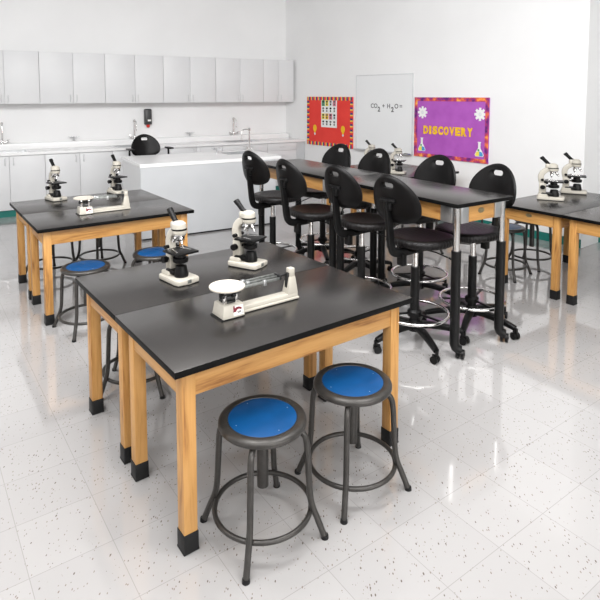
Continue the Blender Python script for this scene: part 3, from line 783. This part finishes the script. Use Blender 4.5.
def make_chair(base_rot=0., W=.213, dz=0., arms=False):
    """lab chair facing local +x, gas column at the origin"""
    t = root('lab_chair', (0, 0, 0))
    # base
    bm = bmesh.new(); lathe(bm, [(0, .085), (.045, .085), (.05, .1), (.045, .15), (.038, .165), (0, .165)], 28); link('base_hub', bm, M['plastic'], t)
    for k in range(5):
        a = base_rot + 2 * PI * k / 5; rot = Matrix.Rotation(a, 4, 'Z')
        bm = bmesh.new()
        def sec(f):
            w = .056 - .018 * f; h = .05 - .016 * f; return roundrect(w, h, .012, 3)
        sweep(bm, [rot @ Vector(p) for p in smoothpath([(.03, 0, .125), (.12, 0, .124), (.22, 0, .112), (.3, 0, .095), (.345, 0, .083)], 4)], sec)
        l = link('base_leg', bm, M['plastic'], t)
        bm = bmesh.new(); q = rot @ Matrix.Translation((.352, 0, 0)) @ Matrix.Rotation(.6 + k * 1.3, 4, 'Z')
        cyl(bm, q @ Vector((0, 0, .05)), q @ Vector((0, 0, .085)), .012, n=14)
        for sy in (-1, 1): cyl(bm, q @ Vector((-.012, sy * .006, .0265)), q @ Vector((-.012, sy * .024, .0265)), .0265, n=22)
        box(bm, q @ Vector((-.008, 0, .045)), (.05, .016, .03), .006, rot=q.to_3x3().to_4x4())
        link('caster', bm, M['plastic'], l)
    # column
    bm = bmesh.new(); cyl(bm, (0, 0, .16), (0, 0, .545 + dz), .033, .031, 28); cyl(bm, (0, 0, .541 + dz), (0, 0, .549 + dz), .0325, .030, 28); link('column', bm, M['sleeve'], t)
    bm = bmesh.new(); cyl(bm, (0, 0, .54 + dz), (0, 0, .69 + dz), .0205, n=24); link('piston', bm, M['chrome'], t, 'chrome gas piston')
    # foot ring with spokes
    bm = bmesh.new(); ring(bm, (0, 0, .215), .238, .0115, 64, 12); fr = link('foot_ring', bm, M['chrome'], t, 'chrome foot ring')
    bm = bmesh.new(); lathe(bm, [(.034, .19), (.05, .192), (.052, .225), (.036, .24), (.034, .24)], 28); link('collar', bm, M['plastic'], fr, 'black foot ring collar')
    for k in range(3):
        a = base_rot + .5 + 2 * PI * k / 3; rot = Matrix.Rotation(a, 4, 'Z')
        bm = bmesh.new(); box(bm, (.14, 0, .212), (.2, .02, .012), .003); bmesh.ops.transform(bm, matrix=rot, verts=list(bm.verts)); link('spoke', bm, M['plastic'], fr, 'black foot ring spoke')
    # seat
    z0 = .775 + dz; n = 56; bm = bmesh.new(); rings = []
    for f, h in ((0, -.012), (.25, -.011), (.5, -.008), (.72, -.003), (.86, .001), (.94, -.003), (.985, -.013), (1., -.026), (.99, -.042), (.94, -.056), (.8, -.064), (.5, -.066), (0, -.066)):
        if f == 0: rings.append([bm.verts.new((.055, 0, z0 + h))]); continue
        rr = []
        for i in range(n):
            x, y = sup(2 * PI * i / n, .232 * f); e = h
            if x > .1: e -= .012 * ((x - .1) / .13) ** 2
            rr.append(bm.verts.new((.055 + x, y * 1.03, z0 + e)))
        rings.append(rr)
    for A, B in zip(rings, rings[1:]):
        for i in range(n):
            q = []
            for v in (A[i % len(A)], A[(i + 1) % n % len(A)], B[(i + 1) % n % len(B)], B[i % len(B)]):
                if v not in q: q.append(v)
            if len(q) > 2: bm.faces.new(q)
    link('seat', bm, M['seatfoam'], t, None, 60)
    # mechanism
    bm = bmesh.new(); box(bm, (.02, 0, z0 - .083), (.22, .17, .03), .006); lathe(bm, [(0, z0 - .1), (.04, z0 - .1), (.05, z0 - .085), (0, z0 - .085)], 24); link('seat_plate', bm, M['plastic'], t)
    bm = bmesh.new(); tube(bm, [(.03, -.06, z0 - .095), (.09, -.11, z0 - .115), (.15, -.165, z0 - .15)], .005, 8); c = Vector((.17, -.183, z0 - .163))
    box(bm, c, (.05, .022, .012), .004, rot=Matrix.Rotation(-.8, 4, 'Z') @ Matrix.Rotation(.55, 4, 'Y')); link('lever', bm, M['plastic'], t)
    bm = bmesh.new(); box(bm, (-.14, 0, z0 - .150), (.045, .058, .085), .008); link('tension_knob', bm, M['plastic'], t)
    # j bar and backrest
    bm = bmesh.new()
    path = smoothpath([(-.03, 0, z0 - .098), (-.12, 0, z0 - .099), (-.19, 0, z0 - .095), (-.232, 0, z0 - .072), (-.252, 0, z0 - .02), (-.262, 0, z0 + .06), (-.275, 0, z0 + .18), (-.288, 0, z0 + .285)], 4)
    sweep(bm, path, roundrect(.062, .026, .009, 3), up=(0, 1, 0)); jb = link('back_bar', bm, M['plastic'], t)
    bm = bmesh.new(); box(bm, (-.281, 0, z0 + .283), (.046, .13, .03), .01); box(bm, (-.283, 0, z0 + .25), (.034, .066, .07), .012); link('bracket', bm, M['plastic'], jb)
    bm = bmesh.new(); make_backrest(bm, W, -.247, z0 + .293, .14); link('backrest', bm, M['backfoam'], t, None, 60)
    if arms:
        for sy in (-1, 1):
            bm = bmesh.new(); tube(bm, smoothpath([(.0, sy * .1, z0 - .085), (.0, sy * .26, z0 - .08), (-.02, sy * .29, z0 - .02), (-.03, sy * .29, z0 + .25)], 5), .014, 12); a = link('armrest', bm, M['plastic'], t)
            bm = bmesh.new(); box(bm, (.01, sy * .29, z0 + .262), (.22, .075, .025), .01, seg=3); link('arm_pad', bm, M['plastic'], a)
    return t
CG = 'black lab chairs around the tall table'
D2R = PI / 180
rows = [(-.275, 5.53, 40, 'black lab chair at the far end of the tall table, its back before the bench'),
        (.095, 4.81, 34, 'black lab chair second along the near side of the tall table, seen from behind'),
        (.498, 4.43, 36, 'black lab chair third from the bench along the near side of the tall table'),
        (.822, 3.895, 37, 'black lab chair just behind the right corner of the front tables'),
        (.245, 5.93, 222, 'black lab chair across the tall table, its back just under the red board'),
        (.583, 5.387, 220, 'black lab chair across the tall table, its back before the whiteboard'),
        (1.045, 4.775, 222, 'black lab chair across the tall table, its back under the purple board'),
        (1.315, 4.16, 213, 'black lab chair at the near tall table end, its back beside the right tables')]
SPIN = [6, 27, 21, -77, 60, 18, 36, 27]
chair0 = make_chair(0.)
for i, (x, y, a, l) in enumerate(rows):
    o = chair0 if i == 0 else copy_tree(chair0)
    o.location = (x, y, 0); o.rotation_euler = (0, 0, a * D2R); tag(o, l, 'chair', CG)
    for ch in o.children:                                  # each five-star base stands turned its own way
        if ch.name.startswith(('base_leg', 'foot_ring')): ch.rotation_euler = (0, 0, (SPIN[i] - a) * D2R)
ac = make_chair(.3, .215, -.06, True); ac.location = (-2.22, 8.2, 0); ac.rotation_euler = (0, 0, -58 * D2R)
tag(ac, 'black chair with armrests behind the white demonstration bench', 'chair')

# ------------------------------------------------------------------ microscopes
def make_microscope():
    """front is local +x; about 0.385 high"""
    t = root('microscope', (0, 0, 0))
    bm = bmesh.new()
    o = [(-.095, -.05), (-.085, -.062), (.06, -.066), (.09, -.06), (.094, .0), (.09, .06), (.06, .066), (-.085, .062), (-.095, .05)]
    t2 = bmesh.new(); prism(t2, o, .004, .031); bmesh.ops.bevel(t2, geom=list(t2.edges), offset=.006, segments=2, profile=.5, affect='EDGES'); merge(bm, t2, Matrix.Identity(4))
    box(bm, (-.055, 0, .038), (.07, .095, .03), .01)
    b = link('base', bm, M['cream'], t)
    bm = bmesh.new(); prism(bm, [(x * .97, y * .97) for x, y in o], .0, .005); link('base_pad', bm, M['boot'], b, 'black rubber foot')
    bm = bmesh.new(); box(bm, (.0935, .0, .02), (.002, .022, .02), .0005); link('label_plate', bm, M['grey_beam'], b, 'small square grey plate')
    bm = bmesh.new(); box(bm, (-.058, 0, .10), (.05, .05, .10), .008); 
    sweep(bm, smoothpath([(-.058, 0, .13), (-.068, 0, .175), (-.07, 0, .215), (-.055, 0, .25), (-.022, 0, .278)], 5), lambda f: roundrect(.042, .040 - .006 * f, .008, 3), up=(0, 1, 0))
    link('arm', bm, M['cream'], t)
    for sy in (-1, 1):
        bm = bmesh.new(); cyl(bm, (-.055, sy * .024, .115), (-.055, sy * .036, .115), .010, n=16); cyl(bm, (-.055, sy * .036, .115), (-.055, sy * .056, .115), .0185, n=24); link('focus_knob', bm, M['plastic'], t)
        bm = bmesh.new(); cyl(bm, (-.06, sy * .02, .18), (-.06, sy * .04, .18), .011, n=20); link('clip_knob', bm, M['plastic'], t)
    bm = bmesh.new(); lathe(bm, [(0, .262), (.033, .262), (.036, .268), (.036, .276), (.0365, .284)], 32, (.012, 0, 0)); 
    lathe(bm, [(.0365, .291), (.037, .3), (.034, .318), (.022, .33), (0, .334)], 32, (.008, 0, 0)); box(bm, (-.02, 0, .305), (.045, .046, .046), .012)
    h = link('head', bm, M['cream'], t)
    bm = bmesh.new(); lathe(bm, [(.034, .283), (.0375, .284), (.0375, .292), (.034, .293)], 32, (.010, 0, 0)); link('head_band', bm, M['plastic'], h, 'black band round the head')
    bm = bmesh.new(); d = Vector((-.64, 0, .77)).normalized(); p = Vector((-.012, 0, .312)); cyl(bm, p, p + d * .02, .0165, .0155, 20); cyl(bm, p + d * .02, p + d * .075, .0135, .0145, 20); cyl(bm, p + d * .075, p + d * .096, .0165, .0155, 20)
    link('eyepiece', bm, M['plastic'], t)
    bm = bmesh.new(); lathe(bm, [(0, .25), (.026, .252), (.03, .256), (.03, .262), (0, .262)], 28, (.014, 0, 0)); link('nosepiece', bm, M['chrome'], t)
    for ang, r0, L in ((PI, .0, .05), (-.3, .0, .045), (1.9, .0, .032), (-1.9, 0., .036)):
        bm = bmesh.new(); c = Vector((.014 + .016 * math.cos(ang), .016 * math.sin(ang), .252)); dd = Vector((math.cos(ang) * .55 if ang != PI else .05, math.sin(ang) * .55, -.85)).normalized()
        cyl(bm, c, c + dd * L * .6, .0085, n=16); cyl(bm, c + dd * L * .6, c + dd * L, .0072, .0045, n=16); ob = link('objective', bm, M['chrome'], t)
        bm = bmesh.new(); cyl(bm, c + dd * L * .45, c + dd * L * .58, .0093, n=16); link('grip_ring', bm, M['plastic'], ob)
    bm = bmesh.new(); box(bm, (.02, 0, .168), (.128, .124, .011), .002); cyl(bm, (.02, 0, .173), (.02, 0, .1745), .016, n=20); box(bm, (-.035, 0, .155), (.03, .04, .03), .004); s = link('stage', bm, M['plastic'], t)
    for sy in (-1, 1):
        bm = bmesh.new(); box(bm, (.015, sy * .032, .1755), (.07, .008, .0025), .001, rot=Matrix.Rotation(sy * .25, 4, 'Z')); lathe(bm, [(0, .173), (.007, .173), (.007, .182), (0, .183)], 14, (-.022, sy * .04, 0)); link('stage_clip', bm, M['chrome'], s)
    bm = bmesh.new(); lathe(bm, [(0, .163), (.024, .163), (.026, .136), (.038, .134), (.038, .112), (.03, .106), (0, .106)], 28, (.018, 0, 0)); box(bm, (-.015, 0, .12), (.06, .018, .012), .003); link('condenser', bm, M['plastic'], t)
    bm = bmesh.new(); lathe(bm, [(0, .031), (.034, .031), (.035, .044), (.031, .064), (.026, .09), (.02, .093), (0, .093)], 28, (.022, 0, 0)); box(bm, (-.028, .0, .05), (.075, .075, .026), .008); link('illuminator', bm, M['plastic'], t)
    return t
mic0 = make_microscope()
MG = 'cream monocular microscopes'
vy = lambda fr: fr.yaw - PI / 2
mics = [(FG, .44, .392, -45, 'cream microscope on the front tables, left of the two, beside the balance pan'),
        (FG, .88, .385, -28, 'cream microscope on the front tables nearest the far corner, behind the balance'),
        (LT, .385, .115, -41, 'cream microscope at the far left on the left tables'),
        (LT, .985, .075, -43, 'cream microscope on the left tables standing behind the balance post'),
        (RT, .58, .225, -25, 'cream microscope by the right wall, closer to the tall table'),
        (RT, 1.10, .17, -25, 'cream microscope nearest the right picture edge'),
        (BT, .46, 1.0, -22, 'cream microscope below the whiteboard, right of a chair back'),
        (BT, .52, .44, -25, 'cream microscope mostly hidden behind the chair back before the whiteboard')]
for i, (fr, a, v, dr, l) in enumerate(mics):
    o = mic0 if i == 0 else copy_tree(mic0)
    o.location = fr.p(a, -v, TH + .0002); o.rotation_euler = (0, 0, math.radians(dr)); o.scale = (1.3, 1.15, 1.06) if fr is RT else (1.1, 1.1, .995); tag(o, l, 'microscope', MG)

# ------------------------------------------------------------------ triple beam balances
def make_balance():
    t = root('balance', (0, 0, 0))
    bm = bmesh.new()
    b2(bm, (-.12, -.028, .006), (.222, .03, .034), .006); b2(bm, (-.12, -.034, .003), (.226, .036, .014), .004)
    link('base', bm, M['cream'], t)
    bm = bmesh.new()
    A = [(-.214, -.058), (-.10, -.058), (-.10, .052), (-.214, .052)]; B = [(-.205, -.048), (-.106, -.048), (-.106, .044), (-.205, .044)]
    va = [bm.verts.new((x, y, .004)) for x, y in A]; vb = [bm.verts.new((x, y, .064)) for x, y in B]
    for i in range(4): bm.faces.new((va[i], va[(i + 1) % 4], vb[(i + 1) % 4], vb[i]))
    bm.faces.new(va[::-1]); bm.faces.new(vb); bmesh.ops.bevel(bm, geom=list(bm.edges), offset=.005, segments=2, profile=.5, affect='EDGES')
    hs = link('housing', bm, M['cream'], t)
    bm = bmesh.new(); b2(bm, (-.222, -.056, 0), (-.102, .05, .005)); b2(bm, (-.1, -.03, 0), (.22, .032, .004)); link('feet', bm, M['boot'], t, 'black rubber feet')
    # sticker on the sloping front of the housing
    sl = math.atan2(.010, .06); mx = Matrix.Translation((-.134, -.0585, .033)) @ Matrix.Translation((0, .0048, 0)) @ Matrix.Rotation(-sl, 4, 'X') @ Matrix.Scale(.86, 4) @ Matrix(((1, 0, 0, 0), (0, 0, -1, 0), (0, 1, 0, 0), (0, 0, 0, 1)))
    bm = bmesh.new(); prism(bm, rc(-.030, -.024, .030, .026), .0, .0006, mx, 0)
    arc = [(.03 * math.cos(a) - .002, .026 * math.sin(a) - .006) for a in [math.radians(178 - i * 16) for i in range(10)]]; arc2 = [(.016 * math.cos(a) + .002, .013 * math.sin(a) - .006) for a in [math.radians(178 - i * 16) for i in range(10)]]
    prism(bm, arc + arc2[::-1], .0007, .0010, mx, 1); prism(bm, rc(-.030, .004, -.02, .026), .0007, .00095, mx, 1)
    for q in range(3): prism(bm, rc(-.006 + q * .008, -.013, -.001 + q * .008, -.002), .0010, .0013, mx, 2)
    prism(bm, [(.022, -.018), (.028, -.018), (.025, -.008)], .0007, .0010, mx, 2)
    link('sticker', bm, [M['white_ink'], M['maroon'], M['black_ink']], hs, 'white sticker with maroon arc emblem')
    bm = bmesh.new()
    A = [(.160, -.028), (.222, -.028), (.222, .026), (.160, .026)]; B = [(.175, -.020), (.211, -.020), (.211, .016), (.175, .016)]
    va = [bm.verts.new((x, y, .03)) for x, y in A]; vb = [bm.verts.new((x, y, .115)) for x, y in B]; 
    for i in range(4): bm.faces.new((va[i], va[(i + 1) % 4], vb[(i + 1) % 4], vb[i]))
    bm.faces.new(va[::-1]); bm.faces.new(vb); bmesh.ops.bevel(bm, geom=list(bm.edges), offset=.003, segments=2, profile=.5, affect='EDGES')
    b2(bm, (.178, -.018, .112), (.209, .014, .156), .003); ps = link('post', bm, M['cream'], t)
    bm = bmesh.new(); b2(bm, (.1655, -.012, .03), (.1785, .008, .135), .001); link('scale_slot', bm, M['dark_metal'], ps, 'dark slotted pointer scale')
    for x, y in ((-.19, -.028), (-.128, -.028), (-.16, .025)):
        bm = bmesh.new(); b2(bm, (x - .009, y - .005, .06), (x + .009, y + .005, .122), .002); link('pivot_bracket', bm, M['chrome'], t)
    bm = bmesh.new(); cyl(bm, (-.205, -.03, .108), (-.11, -.03, .108), .006, n=12); cyl(bm, (-.16, -.03, .108), (-.16, .03, .108), .008, n=12); cyl(bm, (-.212, -.03, .105), (-.195, -.03, .105), .013, n=16); cyl(bm, (-.155, -.034, .102), (-.14, -.034, .102), .012, n=16); b2(bm, (-.2, -.012, .088), (-.115, .01, .116), .003); b2(bm, (-.19, -.03, .063), (-.122, .03, .074), .003)
    link('pivot', bm, M['dark_metal'], t)
    bm = bmesh.new(); lathe(bm, [(0, .138), (.074, .138), (.078, .141), (.0815, .1405), (.0825, .136), (.08, .131), (.055, .128), (.0, .128)], 48, (-.164, -.004, 0)); cyl(bm, (-.16, -.004, .108), (-.16, -.004, .128), .012, n=16); link('pan', bm, M['pan'], t, 'round ivory weighing pan')
    for y, z in ((-.022, .122), (0, .126), (.022, .130)):
        bm = bmesh.new(); b2(bm, (-.10, y - .004, z - .006), (.115, y + .004, z + .006), .001)
        for q in range(12): b2(bm, (-.085 + q * .016, y - .0045, z + .004), (-.083 + q * .016, y + .0045, z + .0066))
        be = link('beam', bm, M['grey_beam'], t)
        px = {-.022: .02, 0: -.06, .022: -.075}[y]
        bm = bmesh.new(); b2(bm, (px, y - .007, z - .018), (px + .018, y + .007, z + .010), .002); link('rider_weight', bm, M['brushed'], be)
    bm = bmesh.new(); b2(bm, (-.108, -.028, .112), (-.098, .028, .138), .002); b2(bm, (.112, -.028, .114), (.124, .028, .138), .002); b2(bm, (.12, -.004, .122), (.176, .004, .130), .001); cyl(bm, (.128, 0, .108), (.128, 0, .122), .009, n=14); link('beam_frame', bm, M['dark_metal'], t)
    return t
bal0 = make_balance()
for i, (fr, a, v, l) in enumerate(((FG, .578, .968, 'cream triple beam balance with round pan on the front table'), (LT, .60, .93, 'cream triple beam balance on the left table before two microscopes'))):
    o = bal0 if i == 0 else copy_tree(bal0)
    o.location = fr.p(a, -v, TH + .0002); o.rotation_euler = (0, 0, fr.yaw); tag(o, l, 'balance', 'triple beam balances')

# ------------------------------------------------------------------ lighting: added unseen ceiling lights and a broad fill behind the camera
def area(name, loc, rot, sx, sy, power, color=(1, 1, 1)):
    d = bpy.data.lights.new(name, 'AREA'); d.shape = 'RECTANGLE'; d.size = sx; d.size_y = sy; d.energy = power; d.color = color
    o = bpy.data.objects.new(name, d); COL.objects.link(o); o.location = loc; o.rotation_euler = rot
    return o
for y, pw, tilt in ((-2.0, 18., .2), (-.2, 25., .4), (1.7, 42., .65), (2.9, 44., .75)):      # rows of added unseen area lights tilted to brighten the back of the room
    for x, k in ((-2.6, .68), (-.7, 1.), (1.2, .86), (3.1, .14)):
        area('ceiling_fill', (x, y, WH - .19), (tilt, 0, 0), 1.2, .55, pw * k)
pm = (lw1 + r1) / 2
area('front_fill', (pm.x, pm.y, 1.9) if False else tuple(Vector((pm.x, pm.y, 1.9)) + BK.n * .15), (PI / 2, 0, RY), 5.5, 1.7, 125., (1., .985, .96))  # added warm fill in front of the solid front wall; no window there
w = bpy.data.worlds.new('world'); sc.world = w; w.use_nodes = True
w.node_tree.nodes['Background'].inputs['Color'].default_value = (1, 1, 1, 1); w.node_tree.nodes['Background'].inputs['Strength'].default_value = .3

vs = sc.view_settings; vs.view_transform = 'Standard'; vs.look = 'None'; vs.gamma = 1.; vs.exposure = .25; vs.use_curve_mapping = False
